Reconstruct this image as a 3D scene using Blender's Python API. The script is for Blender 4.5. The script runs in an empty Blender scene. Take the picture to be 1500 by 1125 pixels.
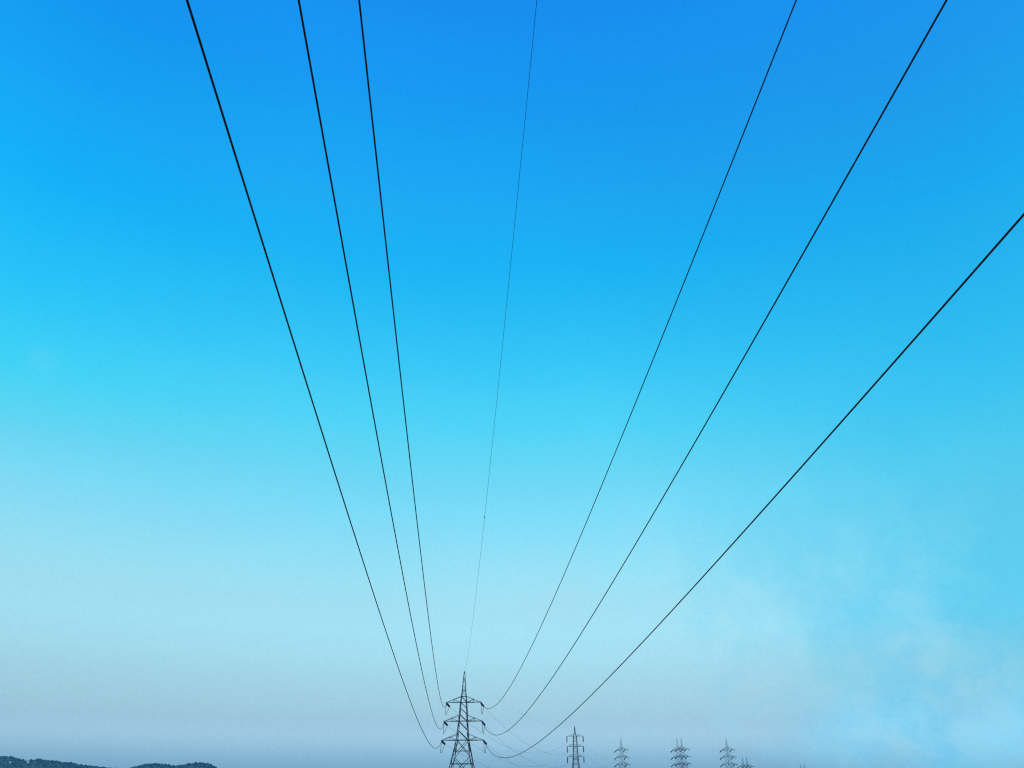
import bpy, bmesh, math, random
from mathutils import Vector, Matrix
random.seed(7)
R = math.radians
sc = bpy.context.scene
COL = sc.collection

# ------------------------------------------------------------------ camera
CAM_Z = 6.0                       # the ground by the photographer is a low rise, z = 4.4
F_PX, PITCH = 1133.0, R(28.0)     # focal length in pixels of a 1500 px wide frame
cam = bpy.data.cameras.new('camera')
cam.sensor_width = 36.0
cam.lens = 36.0 * F_PX / 1500.0
cam.clip_start, cam.clip_end = 0.1, 8000.0
camo = bpy.data.objects.new('camera', cam)
COL.objects.link(camo)
camo.location = (0, 0, CAM_Z)
camo.rotation_euler = (R(90) + PITCH, 0, 0)
sc.camera = camo
sc.render.resolution_x, sc.render.resolution_y = 1024, 768


def at(px, py, Y):
    """The point at distance Y along the ground direction seen at a place of the photograph."""
    u, v = (px - 750) / F_PX, -(py - 562.5) / F_PX
    c, s = math.cos(PITCH), math.sin(PITCH)
    r = Vector((u, c - v * s, s + v * c))
    r *= Y / r.y
    return Vector((r.x, r.y, r.z + CAM_Z))


# ------------------------------------------------------------------ helpers
def tag(o, label=None, cat=None, group=None, kind=None):
    for k, v in (('label', label), ('category', cat), ('group', group), ('kind', kind)):
        if v:
            o[k] = v
    return o


def empty(name, loc, rz=0.0):
    o = bpy.data.objects.new(name, None)
    COL.objects.link(o)
    o.location = loc
    o.rotation_euler = (0, 0, rz)
    o.empty_display_size = 0.5
    return o


class MB:
    """Collects bars, tubes and lathed shapes that end up as ONE mesh."""
    def __init__(self):
        self.v, self.f = [], []

    def _frame(self, p, q, hint=None):
        d = (q - p).normalized()
        h = hint if hint is not None else (Vector((0, 0, 1)) if abs(d.z) < 0.95 else Vector((0, 1, 0)))
        a = d.cross(h)
        if a.length < 1e-4:
            a = d.cross(Vector((1, 0.3, 0)))
        a.normalize()
        return d, a, d.cross(a).normalized()

    def angle(self, p, q, w, t=None, hint=None):
        """rolled steel angle (L section) from p to q, flange width w"""
        p, q = Vector(p), Vector(q)
        t = t or w * 0.24
        d, a, b = self._frame(p, q, hint)
        prof = [(-w / 2, -w / 2), (w / 2, -w / 2), (w / 2, -w / 2 + t), (-w / 2 + t, -w / 2 + t), (-w / 2 + t, w / 2), (-w / 2, w / 2)]
        n0 = len(self.v)
        for c in (p, q):
            for x, y in prof:
                self.v.append(c + a * x + b * y)
        n = len(prof)
        for i in range(n):
            j = (i + 1) % n
            self.f.append((n0 + i, n0 + j, n0 + n + j, n0 + n + i))
        for o in (n0, n0 + n):
            self.f.append((o, o + 1, o + 2, o + 3))
            self.f.append((o + 3, o + 4, o + 5, o))

    def box(self, c, sx, sy, sz):
        n0 = len(self.v)
        for i in (-1, 1):
            for j in (-1, 1):
                for k in (-1, 1):
                    self.v.append(Vector(c) + Vector((i * sx / 2, j * sy / 2, k * sz / 2)))
        for f in ((0, 1, 3, 2), (4, 6, 7, 5), (0, 4, 5, 1), (2, 3, 7, 6), (0, 2, 6, 4), (1, 5, 7, 3)):
            self.f.append(tuple(n0 + i for i in f))

    def tube(self, pts, radii, n=8):
        pts = [Vector(p) for p in pts]
        if not hasattr(radii, '__len__'):
            radii = [radii] * len(pts)
        n0 = len(self.v)
        for i, p in enumerate(pts):
            d = (pts[min(i + 1, len(pts) - 1)] - pts[max(i - 1, 0)]).normalized()
            h = Vector((0, 0, 1)) if abs(d.z) < 0.97 else Vector((0, 1, 0))
            a = d.cross(h).normalized()
            b = d.cross(a).normalized()
            for k in range(n):
                t = 2 * math.pi * k / n
                self.v.append(p + (a * math.cos(t) + b * math.sin(t)) * radii[i])
        for i in range(len(pts) - 1):
            for k in range(n):
                j = (k + 1) % n
                self.f.append((n0 + i * n + k, n0 + i * n + j, n0 + (i + 1) * n + j, n0 + (i + 1) * n + k))
        self.f.append(tuple(n0 + k for k in range(n))[::-1])
        e = n0 + (len(pts) - 1) * n
        self.f.append(tuple(e + k for k in range(n)))

    def insulator(self, p, q, r=0.15, pitch=0.17, n=8, core=0.05):
        """a string of cap-and-pin discs between two points"""
        p, q = Vector(p), Vector(q)
        L = (q - p).length
        d = (q - p) / L
        link = min(0.22, L * 0.1)
        m = max(3, int((L - 2 * link) / pitch))
        st = (L - 2 * link) / m
        pts, rad = [p], [0.03]
        for i in range(m):
            s = link + i * st
            for ds, rr in ((0.0, core), (0.25, core * 1.2), (0.42, r), (0.62, r * 0.9), (0.8, core)):
                pts.append(p + d * (s + ds * st))
                rad.append(rr)
        pts += [q - d * link, q]
        rad += [0.045, 0.045]
        self.tube(pts, rad, n)

    def mesh(self, name):
        me = bpy.data.meshes.new(name)
        me.from_pydata([tuple(v) for v in self.v], [], self.f)
        me.update()
        return me

    def build(self, name, mat, parent=None, smooth=False):
        me = self.mesh(name)
        me.materials.append(mat)
        if smooth:
            me.polygons.foreach_set('use_smooth', [True] * len(me.polygons))
        o = bpy.data.objects.new(name, me)
        COL.objects.link(o)
        if parent:
            o.parent = parent
        return o


def copy_tree(o, parent=None):
    c = o.copy()
    COL.objects.link(c)
    c.parent = parent
    for ch in list(o.children):
        copy_tree(ch, c)
    return c


# ------------------------------------------------------------------ materials
def material(name, c0, c1, scale, rough=0.6, metal=0.0, detail=4.0, bump=0.0, coord='Object'):
    m = bpy.data.materials.new(name)
    m.use_nodes = True
    nt = m.node_tree
    b = nt.nodes['Principled BSDF']
    tc = nt.nodes.new('ShaderNodeTexCoord')
    no = nt.nodes.new('ShaderNodeTexNoise')
    no.inputs['Scale'].default_value = scale
    no.inputs['Detail'].default_value = detail
    nt.links.new(tc.outputs[coord], no.inputs['Vector'])
    rp = nt.nodes.new('ShaderNodeValToRGB')
    rp.color_ramp.elements[0].position, rp.color_ramp.elements[1].position = 0.35, 0.65
    rp.color_ramp.elements[0].color = (*c0, 1)
    rp.color_ramp.elements[1].color = (*c1, 1)
    nt.links.new(no.outputs['Fac'], rp.inputs['Fac'])
    nt.links.new(rp.outputs['Color'], b.inputs['Base Color'])
    b.inputs['Roughness'].default_value = rough
    b.inputs['Metallic'].default_value = metal
    if bump:
        bp = nt.nodes.new('ShaderNodeBump')
        bp.inputs['Strength'].default_value = bump
        nt.links.new(no.outputs['Fac'], bp.inputs['Height'])
        nt.links.new(bp.outputs['Normal'], b.inputs['Normal'])
    return m


M_STEEL = material('weathered_steel', (0.012, 0.022, 0.028), (0.030, 0.042, 0.048), 1.7, 0.75)
M_INSUL = material('brown_porcelain', (0.006, 0.006, 0.007), (0.014, 0.011, 0.010), 3.0, 0.55)
M_WIRE = material('aged_aluminium_wire', (0.003, 0.002, 0.008), (0.007, 0.004, 0.014), 0.6, 0.95)
M_HILL = material('hill_scrub', (0.008, 0.020, 0.014), (0.022, 0.034, 0.022), 0.03, 0.95, detail=8)
M_LEAF = material('woodland_foliage', (0.005, 0.018, 0.016), (0.009, 0.026, 0.020), 0.08, 0.9, detail=6)
M_GROUND = material('dry_grass_ground', (0.06, 0.075, 0.03), (0.16, 0.14, 0.075), 0.05, 0.95, detail=9, bump=0.3)
M_PLASTER = material('pale_plaster', (0.30, 0.30, 0.29), (0.42, 0.41, 0.40), 0.8, 0.8)
M_ROOF = material('clay_roof', (0.20, 0.18, 0.16), (0.30, 0.27, 0.24), 1.5, 0.85)

# ------------------------------------------------------------------ ground, hills
def smooth(a, b, x):
    t = min(1.0, max(0.0, (x - a) / (b - a)))
    return t * t * (3 - 2 * t)


def ground_z(x, y):
    r = math.hypot(x, y)
    near = 4.4 * (1 - smooth(6, 80, r))
    rise = 6.3 * smooth(210, 640, y) + 3.0 * smooth(640, 1600, y)
    roll = 0.35 * math.sin(x * 0.021 + 1.3) * math.sin(y * 0.017) * smooth(60, 160, r) * (1 - smooth(150, 190, y) * (1 - smooth(900, 1100, y)))
    hollow = 7.0 * smooth(150, 183, x) * smooth(600, 680, y) + 3.3 * smooth(196, 240, x) * smooth(690, 750, y)
    return near + rise + roll - hollow * (1 - smooth(900, 1300, y))


def grid(name, xs, ys, zf, mat):
    bm = bmesh.new()
    rows = [[bm.verts.new((x, y, zf(x, y))) for x in xs] for y in ys]
    for j in range(len(ys) - 1):
        for i in range(len(xs) - 1):
            bm.faces.new((rows[j][i], rows[j][i + 1], rows[j + 1][i + 1], rows[j + 1][i]))
    me = bpy.data.meshes.new(name)
    bm.to_mesh(me)
    bm.free()
    me.materials.append(mat)
    me.polygons.foreach_set('use_smooth', [True] * len(me.polygons))
    o = bpy.data.objects.new(name, me)
    COL.objects.link(o)
    return o


xs = sorted(set([-2850, -2200, -1700, -1300, -1000] + [i * 20 for i in range(-40, 41)] + [1000, 1300, 1700, 2200, 2850]))
ys = sorted(set([-330, -250, -180] + [i * 15 for i in range(-8, 50)] + [760, 800, 860, 940, 1050, 1200, 1400, 1600, 1900, 2200, 2500, 2850]))
tag(grid('ground', xs, ys, ground_z, M_GROUND), kind='structure')

# skyline of the two wooded hills as read from the photograph: (column, row)
HILL_A = [(-260, 1128), (-150, 1112), (-70, 1107), (0, 1106.8), (10, 1106.4), (16, 1107.6), (24, 1109.6), (32, 1112), (40, 1113.2), (50, 1112.6),
          (60, 1111.8), (68, 1111.4), (76, 1112.9), (84, 1113.7), (92, 1114.6), (100, 1116), (110, 1117.6), (120, 1119.5), (140, 1121.6),
          (165, 1124.6), (180, 1127), (260, 1140)]
HILL_B = [(150, 1136), (180, 1128), (197, 1125), (204, 1122.2), (215, 1119.2), (227, 1117.7), (238, 1118), (249, 1120.3), (261, 1121),
          (272, 1119.3), (288, 1116.8), (304, 1116.8), (307, 1118.4), (313, 1122), (320, 1127), (345, 1140)]
HILL_FAR = [(200, 1140), (250, 1130), (280, 1121), (300, 1117.8), (308, 1119), (314, 1122), (320, 1125.5), (330, 1130), (380, 1145)]


def lerp_tab(tab, x):
    if x <= tab[0][0]:
        return tab[0][1]
    for (a, za), (b, zb) in zip(tab, tab[1:]):
        if x <= b:
            t = (x - a) / (b - a)
            return za + (zb - za) * t
    return tab[-1][1]


def ridge(tab, Y):
    return [(p.x, p.z) for p in (at(a, b, Y) for a, b in tab)]


RIDGES = [(ridge(HILL_A, 1900.0), 1900.0, 230.0), (ridge(HILL_B, 2050.0), 2050.0, 210.0), (ridge(HILL_FAR, 2450.0), 2450.0, 160.0)]


def hill_z(x, y):
    z = -5.0
    for tab, Y, wd in RIDGES:
        x0, x1 = tab[0][0], tab[-1][0]
        e = smooth(x0 - 260, x0, x) * (1 - smooth(x1, x1 + 200, x))
        h = lerp_tab(tab, x) * e
        d = (y - Y) / wd
        h = h * math.exp(-d * d) - 3.0
        h += (1.6 * math.sin(x * 0.05 + y * 0.031) + 1.1 * math.sin(x * 0.13 - y * 0.09)) * min(1, abs(d) * 3)
        z = max(z, h)
    return z


x0, x1 = -2000.0, -500.0
hx = [x0 + i * 7.0 for i in range(int((x1 - x0) / 7) + 1)]
hy = [1450 + j * 18.0 for j in range(72)]
tag(grid('hills', hx, hy, hill_z, M_HILL), kind='structure')


# the wood that covers them: uneven crowns of many small leaf faces, one mass
def wood():
    V, Fc = [], []
    rnd = random.Random(21)

    def crown(cx, cy, cz, rad, hgt, nface):
        for _ in range(nface):
            while True:
                p = Vector((rnd.uniform(-1, 1), rnd.uniform(-1, 1), rnd.uniform(-1, 1)))
                if 0.35 < p.length < 1.0:
                    break
            c = Vector((cx + p.x * rad, cy + p.y * rad, cz + hgt * (0.5 + 0.55 * p.z)))
            n = Vector((rnd.uniform(-1, 1), rnd.uniform(-1, 1), rnd.uniform(-0.3, 1))).normalized()
            a = n.orthogonal().normalized() * rad * rnd.uniform(0.28, 0.5)
            b = n.cross(a).normalized() * rad * rnd.uniform(0.28, 0.5)
            i = len(V)
            V.extend((c - a - b, c + a - b * 0.8, c + a * 0.9 + b, c - a * 0.8 + b * 0.9))
            Fc.append((i, i + 1, i + 2, i + 3))

    for (tab, Y, wd), n, sky in zip(RIDGES, (4200, 3200, 900), (95, 75, 30)):
        xa, xb = tab[0][0], tab[-1][0]
        if Y < 2000:
            xa = -1290.0
        for k in range(n):
            x = rnd.uniform(xa, xb)
            y = Y + rnd.uniform(-wd * 0.75, wd * 0.12)
            z = hill_z(x, y)
            if z < 20:
                continue
            r = rnd.uniform(1.6, 3.4)
            crown(x, y, z - 2.4, r, r * rnd.uniform(1.0, 1.35), 9)
        for k in range(sky):                                    # taller trees standing on the crest
            x = rnd.uniform(xa, xb)
            y = Y + rnd.uniform(-12, 6)
            z = hill_z(x, y)
            if z < 35:
                continue
            r = rnd.uniform(1.5, 2.6)
            crown(x, y, z - 0.8, r, r * rnd.uniform(1.5, 2.0), 26)
    me = bpy.data.meshes.new('wood')
    me.from_pydata([tuple(v) for v in V], [], Fc)
    me.materials.append(M_LEAF)
    o = bpy.data.objects.new('wood', me)
    COL.objects.link(o)
    tag(o, 'dark wood of small trees covering the distant hills', 'wood', kind='stuff')


wood()


def house(px, py, w, d, h, rz, label):
    Y = 1900.0 - 70.0
    p = at(px, py, Y)
    p.z -= h
    e = empty('house', p, rz)
    m = MB()
    m.box((0, 0, h * 0.5 - 2.0), w, d, h + 4.0)
    m.build('wall', M_PLASTER, e)
    m = MB()
    n0 = len(m.v)
    ov = 0.4
    for sx in (-1, 1):
        m.v += [Vector((sx * (w / 2 + ov), -d / 2 - ov, h + 0.02)), Vector((sx * (w / 2 + ov), d / 2 + ov, h + 0.02)), Vector((sx * (w / 2 + ov), 0, h + d * 0.25))]
    m.f += [(n0, n0 + 1, n0 + 2), (n0 + 3, n0 + 5, n0 + 4), (n0, n0 + 2, n0 + 5, n0 + 3), (n0 + 1, n0 + 4, n0 + 5, n0 + 2), (n0, n0 + 3, n0 + 4, n0 + 1)]
    m.build('roof', M_ROOF, e)
    tag(e, label, 'house', 'houses on the wooded hill')


house(15.2, 1116.3, 4.2, 4.0, 2.2, R(20), 'small pale house near the left edge, among trees below the hilltop')
house(42.0, 1114.0, 5.0, 4.0, 1.4, R(-15), 'low pale house in the dip of the hill skyline, right of the other house')

# ------------------------------------------------------------------ lattice pylons
def tab_at(tab, z):
    return lerp_tab(tab, z)


CORN = ((-1, -1), (1, -1), (1, 1), (-1, 1))


def corner(tab, i, z):
    w = tab_at(tab, z)
    return Vector((CORN[i][0] * w, CORN[i][1] * w, z))


def legs(e, tab, z_top, w0, w1, z_kinks):
    for i in range(4):
        m = MB()
        zs = sorted([tab[0][0]] + [k for k in z_kinks if tab[0][0] < k < z_top] + [z_top])
        for a, b in zip(zs, zs[1:]):
            t = ((a + b) / 2 - zs[0]) / (zs[-1] - zs[0])
            m.angle(corner(tab, i, a), corner(tab, i, b), w0 + (w1 - w0) * t, hint=Vector((CORN[i][0], -CORN[i][1], 0)))
        m.build('leg', M_STEEL, e)


def lace(m, tab, zs, w, kind):
    """lattice bars of the four faces between the given heights"""
    for i in range(4):
        j = (i + 1) % 4
        for n, (a, b) in enumerate(zip(zs, zs[1:])):
            if kind == 'single':                      # bars of opposite faces run parallel
                if i < 2:
                    m.angle(corner(tab, i, b), corner(tab, j, a), w)
                else:
                    m.angle(corner(tab, j, b), corner(tab, i, a), w)
            elif kind == 'zigzag':
                if n % 2:
                    m.angle(corner(tab, i, b), corner(tab, j, a), w)
                else:
                    m.angle(corner(tab, i, a), corner(tab, j, b), w)
            else:
                m.angle(corner(tab, i, a), corner(tab, j, b), w)
                m.angle(corner(tab, i, b), corner(tab, j, a), w)


def belt(m, tab, z, w):
    for i in range(4):
        m.angle(corner(tab, i, z), corner(tab, (i + 1) % 4, z), w)


def cross_arm(e, tab, s, z, tip_x, rise, w, strut_frac=0.5):
    """one half of a cross arm: two level chords, two raised chords, lacing and a tip plate"""
    m = MB()
    tip = Vector((s * tip_x, 0, z))
    ia, ib = (1, 2) if s > 0 else (0, 3)
    a, b = corner(tab, ia, z), corner(tab, ib, z)
    ua, ub = corner(tab, ia, z + rise), corner(tab, ib, z + rise)
    for p in (a, b):
        m.angle(p, tip, w)
    for p in (ua, ub):
        m.angle(p, tip, w * 0.8)
    n = 4
    for k in range(n):
        t0, t1 = k / n, (k + 1) / n
        p, q = (a, b) if k % 2 else (b, a)
        m.angle(p.lerp(tip, t0), q.lerp(tip, t1), w * 0.6)
    for p, u in ((a, ua), (b, ub)):
        m.angle(p.lerp(tip, 0.06), u.lerp(tip, strut_frac), w * 0.6)
        m.angle(u.lerp(tip, strut_frac), p.lerp(tip, strut_frac), w * 0.5)
    m.box(tip + Vector((0, 0, -0.06)), 0.34, 0.42, 0.26)
    m.build('cross_arm', M_STEEL, e)
    return tip


# heavy angle pylon, heights above its base; the lowest arm hangs at 17.9 m
A3 = 17.9
ARMS = ((A3 + 8.614, 4.34), (A3 + 4.285, 4.717), (A3, 5.157))
TENS = [(-1.4, 5.21), (A3 - 6.1, 2.62), (A3, 1.36), (A3 + 4.28, 1.0), (A3 + 8.6, 0.71), (A3 + 10.0, 0.54), (A3 + 11.3, 0.42), (A3 + 15.9, 0.06)]


def angle_pylon(loc, rz, thick, dirs, jump_depth=2.5, slopes=(-0.13, -0.2), string=(2.2, 2.2), fat=((0.17, 0.05), (0.17, 0.05))):
    """dirs: compass headings (clockwise from the pylon's own forward) of the two spans it holds."""
    e = empty('lattice_pylon', loc, rz)
    w0, w1 = 0.20 * thick, (0.115 if thick == 1.0 else 0.05) * thick
    legs(e, TENS, A3 + 15.9, w0, w1, [A3 - 6.1, A3, A3 + 4.28, A3 + 8.6, A3 + 10.0, A3 + 11.3])
    m = MB()
    lace(m, TENS, [-0.4, 4.6, A3 - 8.9, A3 - 3.8, A3], 0.135 * thick, 'cross')
    for z in (A3 - 5.2, 6.9):
        belt(m, TENS, z, 0.11 * thick)
    belt(m, TENS, A3 - 2.4, 0.08 * thick)
    belt(m, TENS, A3, 0.12 * thick)
    m.build('lower_bracing', M_STEEL, e)
    m = MB()
    lace(m, TENS, [A3, A3 + 2.2, A3 + 4.2, A3 + 5.85, A3 + 7.3, A3 + 8.6, A3 + 10.0], 0.145 * thick, 'single')
    for z in (A3 + 4.285, A3 + 8.614, A3 + 10.0):
        belt(m, TENS, z, 0.10 * thick)
    m.build('upper_bracing', M_STEEL, e)
    m = MB()
    lace(m, TENS, [A3 + 10.0, A3 + 11.3, A3 + 12.7, A3 + 14.2], 0.08 * thick, 'zigzag')
    belt(m, TENS, A3 + 11.3, 0.09 * thick)
    belt(m, TENS, A3 + 14.2, 0.06 * thick)
    m.build('peak', M_STEEL, e)
    ends = {}
    for k, (z, tx) in enumerate(ARMS):
        for s in (-1, 1):
            tip = cross_arm(e, TENS, s, z, tx, 1.4, 0.13 * thick)
            att = tip + Vector((0, 0, -0.19))
            pts = []
            for n, (h, sl) in enumerate(zip(dirs, slopes)):
                d = Vector((math.sin(h), math.cos(h), sl)).normalized()
                q = att + d * string[n]
                m = MB()
                m.insulator(att + d * 0.1, q, fat[n][0], 0.17, core=fat[n][1])
                m.build('insulator_string', M_INSUL, e, True)
                pts.append(q)
                ends[(k, s, n)] = q
            # slack loop that carries the current past the arm
            m = MB()
            low = att + Vector((s * 0.25, 0, -jump_depth))
            P = []
            for i in range(25):
                t = i / 24
                base = pts[0].lerp(pts[1], t)
                g = 1 - abs(2 * t - 1) ** 2.6
                P.append(Vector((base.x + (low.x - base.x) * g * 0.85, base.y + (low.y - base.y) * g * 0.25, base.z + (low.z - base.z) * g)))
            m.tube(P, 0.050 * thick, 6)
            m.build('jumper_loop', M_WIRE, e, True)
    return e, ends


X1, Y1 = -12.069, 208.0
YAW1 = R(-5.7)
Z1 = CAM_Z + 11.898 - A3            # base height so that the lowest arm sits where the photo shows it
main, main_ends = angle_pylon((X1, Y1, Z1), YAW1, 1.0, (R(180 - 5.7 - 3.9), R(15.4 - 5.7)), 2.6, (-0.13, -0.24), (2.2, 2.5), ((0.18, 0.06), (0.25, 0.14)))
tag(main, 'largest and nearest steel lattice pylon, where all the overhead wires converge', 'pylon', 'lattice pylons on the horizon')


def to_world(e, p):
    return Matrix.Translation(e.location) @ Matrix.Rotation(e.rotation_euler.z, 4, 'Z') @ p


# slim suspension pylon
B3 = 18.2
SUSP = [(-1.4, 2.62), (B3 - 5.0, 1.42), (B3, 0.95), (B3 + 4.2, 0.80), (B3 + 8.4, 0.66), (B3 + 9.6, 0.26), (B3 + 12.4, 0.05)]
X2, Y2, YAW2 = 28.4, 383.0, R(-15.6)
Z2 = CAM_Z + 15.13 - B3
STR2 = 2.35


def suspension_pylon(loc, rz, thick):
    e = empty('lattice_pylon', loc, rz)
    legs(e, SUSP, B3 + 12.4, 0.20 * thick, 0.11 * thick, [B3 - 5.0, B3, B3 + 4.2, B3 + 8.4, B3 + 9.6])
    m = MB()
    lace(m, SUSP, [-0.4, 4.5, 8.6, 11.8, 14.2, 16.3, B3], 0.09 * thick, 'cross')
    belt(m, SUSP, B3 - 5.0, 0.08 * thick)
    belt(m, SUSP, B3, 0.1 * thick)
    m.build('lower_bracing', M_STEEL, e)
    m = MB()
    lace(m, SUSP, [B3 + 8.4 * i / 6 for i in range(7)], 0.085 * thick, 'zigzag')
    belt(m, SUSP, B3 + 4.2, 0.09 * thick)
    belt(m, SUSP, B3 + 8.4, 0.09 * thick)
    m.build('upper_bracing', M_STEEL, e)
    m = MB()
    lace(m, SUSP, [B3 + 8.4, B3 + 9.6], 0.08 * thick, 'single')
    m.tube([(0, 0, B3 + 9.6), (0, 0, B3 + 12.6)], [0.07 * thick, 0.04 * thick], 6)
    m.build('peak', M_STEEL, e)
    ends = {}
    for k, z in enumerate((B3 + 8.4, B3 + 4.2, B3)):
        for s in (-1, 1):
            tip = cross_arm(e, SUSP, s, z, 3.72, 1.15, 0.075 * thick)
            q = tip + Vector((0, 0, -0.19 - STR2))
            m = MB()
            m.insulator(tip + Vector((0, 0, -0.15)), q, 0.27, 0.17, core=0.19)
            m.build('insulator_string', M_INSUL, e, True)
            ends[(k, s)] = q
    return e, ends


second, second_ends = suspension_pylon((X2, Y2, Z2), YAW2, 1.25)
tag(second, 'slim lattice pylon with six strings hanging straight down, first right of the largest pylon', 'pylon', 'lattice pylons on the horizon')

# the pylons farther off: one prototype, then copies
TIP0 = A3 + 15.9


def stand(px, py, Y):
    p = at(px, py, Y)
    return Vector((p.x, p.y, p.z - TIP0 - 0.1))


YAW3 = R(-56)
far0, far_ends = angle_pylon(stand(909.2, 1079.5, 560), YAW3, 0.8, (R(-56 + 262), R(-56 + 88)), 2.0, (-0.75, -0.24), (2.6, 2.0), ((0.33, 0.22), (0.22, 0.12)))
tag(far0, 'small lattice pylon standing alone, between the slim pylon and the overlapping pair', 'pylon', 'lattice pylons on the horizon')
FAR = [((991.4, 1079.5, 560), YAW3, 'front pylon of the overlapping pair, its peak the left of two close spikes'),
       ((997.3, 1079.0, 568), YAW3, 'rear pylon of the overlapping pair, its peak the right of two close spikes'),
       ((1063.0, 1079.5, 560), YAW3, 'small lattice pylon right of the overlapping pair, last one showing three arms'),
       ((1087.1, 1107.2, 690), YAW3, 'faint pylon peak, left spike of the pair just right of the last full pylon'),
       ((1093.1, 1107.2, 694), YAW3, 'faint pylon peak, right spike of the pair just right of the last full pylon'),
       ((1171.7, 1118.4, 760), YAW3, 'faintest pylon tip on the far right, left of its two spikes'),
       ((1177.6, 1118.4, 764), YAW3, 'faintest pylon tip on the far right, right of its two spikes')]
for spot, yaw, lab in FAR:
    c = copy_tree(far0)
    c.location = stand(*spot)
    c.rotation_euler = (0, 0, yaw)
    c['label'] = lab

# ------------------------------------------------------------------ wires
def wire_radius(p, r0, k):
    return r0 + k * math.hypot(p.x, p.y)


NEAR = {  # per wire: heading of the span (rad), slope and curvature of its sag, measured from the arm tip
    (0, -1): (0.07098474, -0.13410858, 0.00039132),
    (1, -1): (0.07031225, -0.12296892, 0.00041222),
    (2, -1): (0.06886751, -0.09915979, 0.00036380),
    (0, 1): (0.06519343, -0.14891588, 0.00055513),
    (1, 1): (0.06498952, -0.14670206, 0.00055663),
    (2, 1): (0.06583634, -0.12575800, 0.00048709)}
NEAR_LABEL = {
    (2, -1): 'thick black wire, leftmost overhead, running to the lowest left arm of the pylon',
    (1, -1): 'black wire second from the left, running to the middle left pylon arm',
    (0, -1): 'black wire third from the left, running to the top left pylon arm',
    (0, 1): 'black wire right of the hair-thin one, running to the top right pylon arm',
    (1, 1): 'black wire leaving the top right of the sky, running to the middle right arm',
    (2, 1): 'thickest black wire, leaving by the right edge, running to the lowest right arm'}
GROUP_N = 'overhead wires passing above the viewer'
for (k, s), (psi, b, c) in NEAR.items():
    z, tx = ARMS[k]
    tip = to_world(main, Vector((s * tx, 0, z)))
    dx, dy = math.sin(psi), -math.cos(psi)

    def pt(S):
        return Vector((tip.x + dx * S, tip.y + dy * S, tip.z + b * S + c * S * S))
    start = to_world(main, main_ends[(k, s, 0)])
    S0 = 4.0
    P = [start, start.lerp(pt(S0), 0.5)] + [pt(S0 + (272 - S0) * i / 150) for i in range(151)]
    m = MB()
    m.tube(P, [wire_radius(p, 0.0124, 0.00018) for p in P], 8)
    o = m.build('power_wire', M_WIRE, None, True)
    tag(o, NEAR_LABEL[(k, s)], 'power line', GROUP_N)

# the thin shield wire from the peak
pk = to_world(main, Vector((0, 0, A3 + 15.996)))
psi, b, c = R(4.0), -0.10038, 0.00056524
P = []
for i in range(151):
    S = 272 * i / 150
    P.append(Vector((pk.x + math.sin(psi) * S, pk.y - math.cos(psi) * S, pk.z + b * S + c * S * S)))
m = MB()
m.tube(P, [0.0095 + 0.00003 * math.hypot(p.x, p.y) for p in P], 6)
ew = m.build('shield_wire', M_WIRE, None, True)
tag(ew, 'hair-thin wire in the middle of the sky, running to the peak of the largest pylon', 'power line', GROUP_N)
# a splice clamp on it
tgt = Vector((709.7, 757.0))
best = None
for i in range(0, 2721):
    S = i / 10
    p = Vector((pk.x + math.sin(psi) * S, pk.y - math.cos(psi) * S, pk.z + b * S + c * S * S))
    d = p - Vector((0, 0, CAM_Z))
    fw = d.y * math.cos(PITCH) + d.z * math.sin(PITCH)
    if fw < 1:
        continue
    py = 562.5 - F_PX * (-d.y * math.sin(PITCH) + d.z * math.cos(PITCH)) / fw
    if best is None or abs(py - tgt.y) < best[0]:
        best = (abs(py - tgt.y), p, S)
sp = best[1]
dv = Vector((math.sin(psi), -math.cos(psi), b + 2 * c * best[2])).normalized()
m = MB()
m.tube([sp - dv * 0.16, sp - dv * 0.12, sp + dv * 0.12, sp + dv * 0.16], [0.015, 0.042, 0.042, 0.015], 8)
m.box(sp + Vector((-0.03, 0, -0.07)), 0.07, 0.10, 0.07)
m.build('splice_clamp', M_STEEL, ew)

FARLAB = {(0, -1): 'top left', (1, -1): 'middle left', (2, -1): 'lowest left', (0, 1): 'top right', (1, 1): 'middle right', (2, 1): 'lowest right'}
SAG2 = {(0, -1): 7.2, (1, -1): 7.2, (2, -1): 5.9, (0, 1): 7.5, (1, 1): 7.6, (2, 1): 6.4}


def span(name, a, bq, sag, r, label, group, n=60):
    P = []
    for i in range(n + 1):
        t = i / n
        p = a.lerp(bq, t)
        p.z -= 4 * sag * t * (1 - t)
        P.append(p)
    m = MB()
    m.tube(P, r, 6)
    o = m.build(name, M_WIRE, None, True)
    tag(o, label, 'power line', group)


for ks, nm in FARLAB.items():
    a = to_world(main, main_ends[(*ks, 1)])
    q = to_world(second, second_ends[ks])
    span('power_wire', a, q, SAG2[ks], 0.019, 'faint sagging wire from the largest pylon\'s %s arm to the slim pylon' % nm, 'wires sagging between the two nearest pylons')
span('shield_wire', pk, to_world(second, Vector((0, 0, B3 + 12.58))), 4.5, 0.007, 'barely visible wire joining the peaks of the two nearest pylons', 'wires sagging between the two nearest pylons')
for ks, nm in FARLAB.items():
    q = to_world(second, second_ends[ks])
    t = to_world(far0, Vector((ks[1] * ARMS[ks[0]][1], 0, ARMS[ks[0]][0] - 0.25)))
    span('power_wire', q, t, 6.2, 0.016, 'very faint wire from the slim pylon\'s %s string to the lone small pylon' % nm, 'wires sagging beyond the slim pylon')

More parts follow.
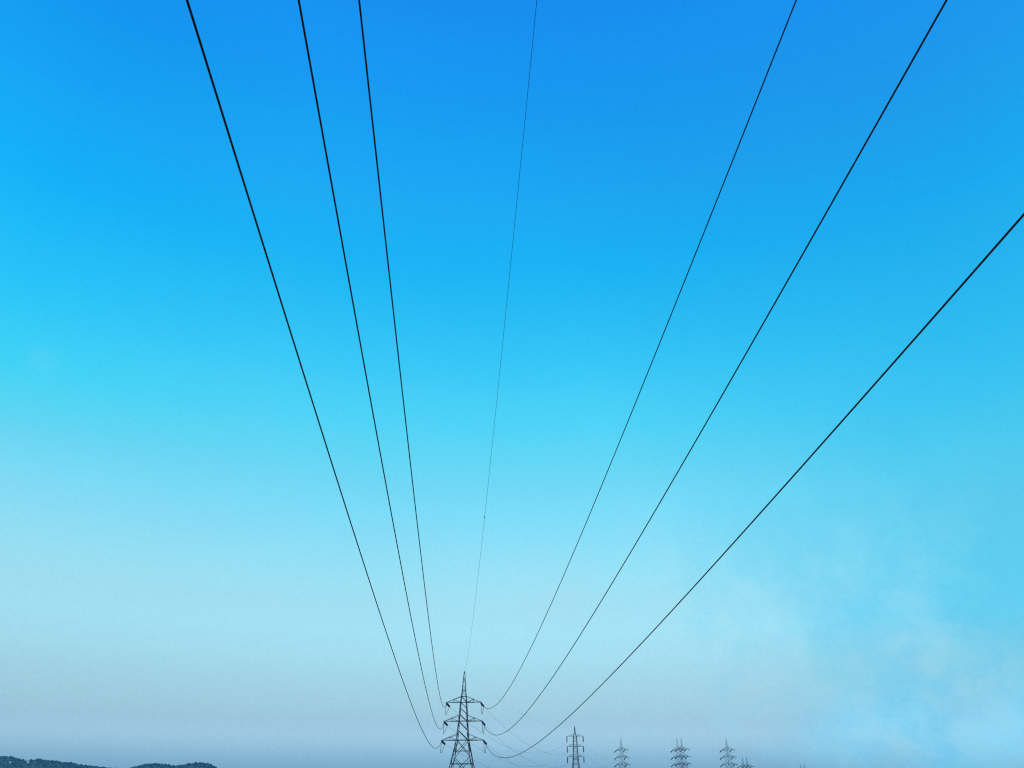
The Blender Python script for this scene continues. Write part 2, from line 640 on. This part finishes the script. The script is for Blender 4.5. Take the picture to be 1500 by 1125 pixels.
# ------------------------------------------------------------------ haze
m = MB()
hz0, hz1 = -7.0, 118.0
m.box((0, 1275, (hz0 + hz1) / 2), 5900, 3350, hz1 - hz0)
M_HAZE = bpy.data.materials.new('thin_haze')
M_HAZE.use_nodes = True
nt = M_HAZE.node_tree
nt.nodes.remove(nt.nodes['Principled BSDF'])
pv = nt.nodes.new('ShaderNodeVolumePrincipled')
pv.inputs['Color'].default_value = (0.12, 0.62, 1.0, 1)
pv.inputs['Density'].default_value = 0.00008
pv.inputs['Anisotropy'].default_value = 0.0
nt.links.new(pv.outputs['Volume'], nt.nodes['Material Output'].inputs['Volume'])
hz = m.build('haze', M_HAZE)
tag(hz, 'thin bluish haze lying over the plain', 'haze', kind='stuff')

# ------------------------------------------------------------------ light and sky
SUN_EL, SUN_AZ = R(60), R(188)           # high, behind the viewer; azimuth clockwise from +Y
sun = bpy.data.lights.new('sun', 'SUN')
sun.energy = 3.0
sun.angle = R(0.5)
sun.color = (1.0, 0.95, 0.87)
so = bpy.data.objects.new('sun', sun)
COL.objects.link(so)
sd = Vector((math.sin(SUN_AZ) * math.cos(SUN_EL), math.cos(SUN_AZ) * math.cos(SUN_EL), math.sin(SUN_EL)))
so.rotation_euler = sd.to_track_quat('Z', 'Y').to_euler()
so.location = (0, 0, 200)

w = bpy.data.worlds.new('World')
sc.world = w
w.use_nodes = True
nt = w.node_tree
N, L = nt.nodes, nt.links
bg = N['Background']
bg.inputs['Strength'].default_value = 0.1
sky = N.new('ShaderNodeTexSky')
sky.sky_type = 'NISHITA'
sky.sun_disc = False
sky.sun_elevation, sky.sun_rotation = SUN_EL, SUN_AZ
sky.altitude, sky.air_density, sky.dust_density, sky.ozone_density = 0, 1, 1, 1
tc = N.new('ShaderNodeTexCoord')
sep = N.new('ShaderNodeSeparateXYZ')
L.new(tc.outputs['Generated'], sep.inputs[0])


def math_node(op, a, b=None, c=None, clamp=False):
    n = N.new('ShaderNodeMath')
    n.operation = op
    n.use_clamp = clamp
    for i, v in enumerate((a, b, c)):
        if v is None:
            continue
        if isinstance(v, (int, float)):
            n.inputs[i].default_value = v
        else:
            L.new(v, n.inputs[i])
    return n.outputs[0]


def noise(scale, detail, rough, seed, stretch=(1, 1, 1)):
    mp = N.new('ShaderNodeMapping')
    mp.inputs['Scale'].default_value = stretch
    mp.inputs['Location'].default_value = (seed, seed * 0.7, -seed)
    L.new(tc.outputs['Generated'], mp.inputs['Vector'])
    n = N.new('ShaderNodeTexNoise')
    n.inputs['Scale'].default_value = scale
    n.inputs['Detail'].default_value = detail
    n.inputs['Roughness'].default_value = rough
    L.new(mp.outputs[0], n.inputs['Vector'])
    return n.outputs['Fac']


elev = math_node('MULTIPLY', math_node('ARCSINE', sep.outputs['Z']), 180 / math.pi)
azim = math_node('MULTIPLY', math_node('ARCTAN2', sep.outputs['X'], sep.outputs['Y']), 180 / math.pi)
TS = 3.6   # the tints below are divided by this to stay within a ramp's 0..1


def tint_ramp(stops):
    r = N.new('ShaderNodeValToRGB')
    r.color_ramp.interpolation = 'CARDINAL'
    stops = sorted(stops)
    els = r.color_ramp.elements
    for i, (e, c) in enumerate(stops):
        el = els[i] if i < 2 else els.new(e / 90.0)
        el.position = e / 90.0
        el.color = (*[min(1.0, x / TS) for x in c], 1)
    # elements get re-sorted while they are added: set them again in order
    for el, (e, c) in zip(els, stops):
        el.position = e / 90.0
        el.color = (*[min(1.0, x / TS) for x in c], 1)
    return r


#TINT_BEGIN
TINT_A = [(0, (.36, .64, 1.1)), (1.4, (.49, .80, 1.28)), (2.1, (.57, .90, 1.32)), (2.7, (.68, .98, 1.35)), (3.3, (.79, 1.06, 1.36)), (4.9, (.87, 1.11, 1.22)), (8, (1.18, 1.54, 1.42)), (9.7, (1.34, 1.84, 1.60)),
          (13, (1.52, 2.22, 1.79)), (17.8, (1.27, 2.68, 2.18)), (20.8, (1.02, 2.88, 2.34)), (24, (.70, 3.13, 2.6)), (28, (.42, 3.2, 2.9)), (35, (.15, 2.95, 3.22)),
          (41.6, (.13, 2.64, 3.4)), (46, (.10, 2.38, 3.42)), (54, (.095, 1.89, 3.36)), (90, (.08, 1.4, 2.6))]
TINT_B = [(0, (.55, 1.25, 1.85)), (2.1, (.60, 1.32, 1.92)), (6.2, (.62, 1.26, 1.38)), (9.8, (.46, 1.53, 1.55)), (17.7, (.55, 2.20, 1.98)), (23.5, (.32, 2.57, 2.47)),
          (35, (.13, 2.54, 3.02)), (43, (.135, 2.2, 3.17)), (54, (.10, 1.88, 3.33)), (90, (.08, 1.4, 2.6))]
#TINT_END
TINT_C = [(e, (r * (1 - .40 * smooth(17, 26, e) * (1 - .25 * smooth(36, 46, e))), g * (1 - .07 * smooth(22, 33, e) - .06 * smooth(38, 46, e)), bb * (1 - .07 * smooth(38, 46, e)))) for e, (r, g, bb) in TINT_A]
ra, rb, rc = tint_ramp(TINT_A), tint_ramp(TINT_B), tint_ramp(TINT_C)
epos = math_node('DIVIDE', elev, 90.0, clamp=True)
L.new(epos, ra.inputs['Fac'])
L.new(epos, rb.inputs['Fac'])
L.new(epos, rc.inputs['Fac'])
# clearer, bluer air to the right, with ragged thin cloud between
n1 = noise(6.5, 9.0, 0.66, 3.1)
namp = math_node('MULTIPLY', math_node('DIVIDE', math_node('SUBTRACT', 27.0, elev), 16.0, clamp=True), 36.0)
azn = math_node('ADD', azim, math_node('MULTIPLY', math_node('SUBTRACT', n1, 0.5), namp))
az0 = math_node('SUBTRACT', 16.0, math_node('MULTIPLY', elev, 0.34))
azw = math_node('ADD', 13.0, math_node('MULTIPLY', elev, 0.5))
mask = math_node('SMOOTH_MIN', 1.0, math_node('MAXIMUM', 0.0, math_node('DIVIDE', math_node('SUBTRACT', azn, az0), azw)), 0.15)
mix = N.new('ShaderNodeMix')
mix.data_type = 'RGBA'
L.new(mask, mix.inputs[0])
lmask = math_node('DIVIDE', math_node('SUBTRACT', -20.0, azim), 17.0, clamp=True)
left = N.new('ShaderNodeMix')
left.data_type = 'RGBA'
L.new(lmask, left.inputs[0])
L.new(ra.outputs['Color'], left.inputs[6])
L.new(rc.outputs['Color'], left.inputs[7])
L.new(left.outputs[2], mix.inputs[6])
L.new(rb.outputs['Color'], mix.inputs[7])
mul = N.new('ShaderNodeMix')
mul.data_type = 'RGBA'
mul.blend_type = 'MULTIPLY'
mul.inputs[0].default_value = 1.0
L.new(sky.outputs['Color'], mul.inputs[6])
L.new(mix.outputs[2], mul.inputs[7])
sca = N.new('ShaderNodeVectorMath')
sca.operation = 'SCALE'
sca.inputs['Scale'].default_value = TS
L.new(mul.outputs[2], sca.inputs[0])


def blob(el0, az0, se, sa):
    a = math_node('DIVIDE', math_node('SUBTRACT', elev, el0), se)
    b = math_node('DIVIDE', math_node('SUBTRACT', azim, az0), sa)
    q = math_node('ADD', math_node('MULTIPLY', a, a), math_node('MULTIPLY', b, b))
    return math_node('EXPONENT', math_node('MULTIPLY', q, -1.0))


# thin wisps of cloud
n2 = noise(11.0, 9.0, 0.66, 8.4, (1, 1, 1.6))
wisp = math_node('MULTIPLY', blob(12.2, 1.0, 2.6, 7.0), 0.42)
wisp = math_node('ADD', wisp, math_node('MULTIPLY', blob(5.5, 21.0, 4.5, 12.0), 0.30))
wisp = math_node('ADD', wisp, math_node('MULTIPLY', blob(25.0, -34.8, 0.8, 0.9), 0.16))
wisp = math_node('MULTIPLY', wisp, math_node('MULTIPLY', math_node('SUBTRACT', n2, 0.40), 4.0, clamp=True))
mw = N.new('ShaderNodeMix')
mw.data_type = 'RGBA'
L.new(wisp, mw.inputs[0])
L.new(sca.outputs[0], mw.inputs[6])
mw.inputs[7].default_value = (4.2, 7.0, 8.3, 1)
# clearer cyan gaps in the haze low on the right
n5 = noise(13.0, 6.0, 0.6, 12.9, (1, 1, 1.3))
gap = math_node('MULTIPLY', math_node('SUBTRACT', n5, 0.44), 5.0, clamp=True)
gap = math_node('MULTIPLY', gap, math_node('ADD', math_node('MULTIPLY', blob(7.5, 29.0, 5.5, 7.5), 0.62), math_node('MULTIPLY', blob(2.5, 24.5, 2.5, 4.5), 0.55)), clamp=True)
mg = N.new('ShaderNodeMix')
mg.data_type = 'RGBA'
L.new(gap, mg.inputs[0])
L.new(mw.outputs[2], mg.inputs[6])
mg.inputs[7].default_value = (1.35, 5.9, 8.6, 1)
# very fine unevenness of the air
n3 = noise(2.2, 3.0, 0.5, 1.7)
n4 = noise(260.0, 2.0, 0.7, 5.3)
fine = math_node('ADD', 0.905, math_node('ADD', math_node('MULTIPLY', n3, 0.07), math_node('MULTIPLY', n4, 0.12)))
s2 = N.new('ShaderNodeVectorMath')
s2.operation = 'SCALE'
L.new(mg.outputs[2], s2.inputs[0])
L.new(fine, s2.inputs['Scale'])
L.new(s2.outputs[0], bg.inputs['Color'])

# ------------------------------------------------------------------ render settings
sc.view_settings.view_transform = 'Standard'
sc.view_settings.look = 'None'
sc.view_settings.exposure = 0.0
sc.view_settings.gamma = 1.0
sc.view_settings.use_curve_mapping = False
sc.cycles.use_denoising = False
sc.cycles.volume_bounces = 0
sc.cycles.filter_width = 1.25
sc.cycles.max_bounces = 6
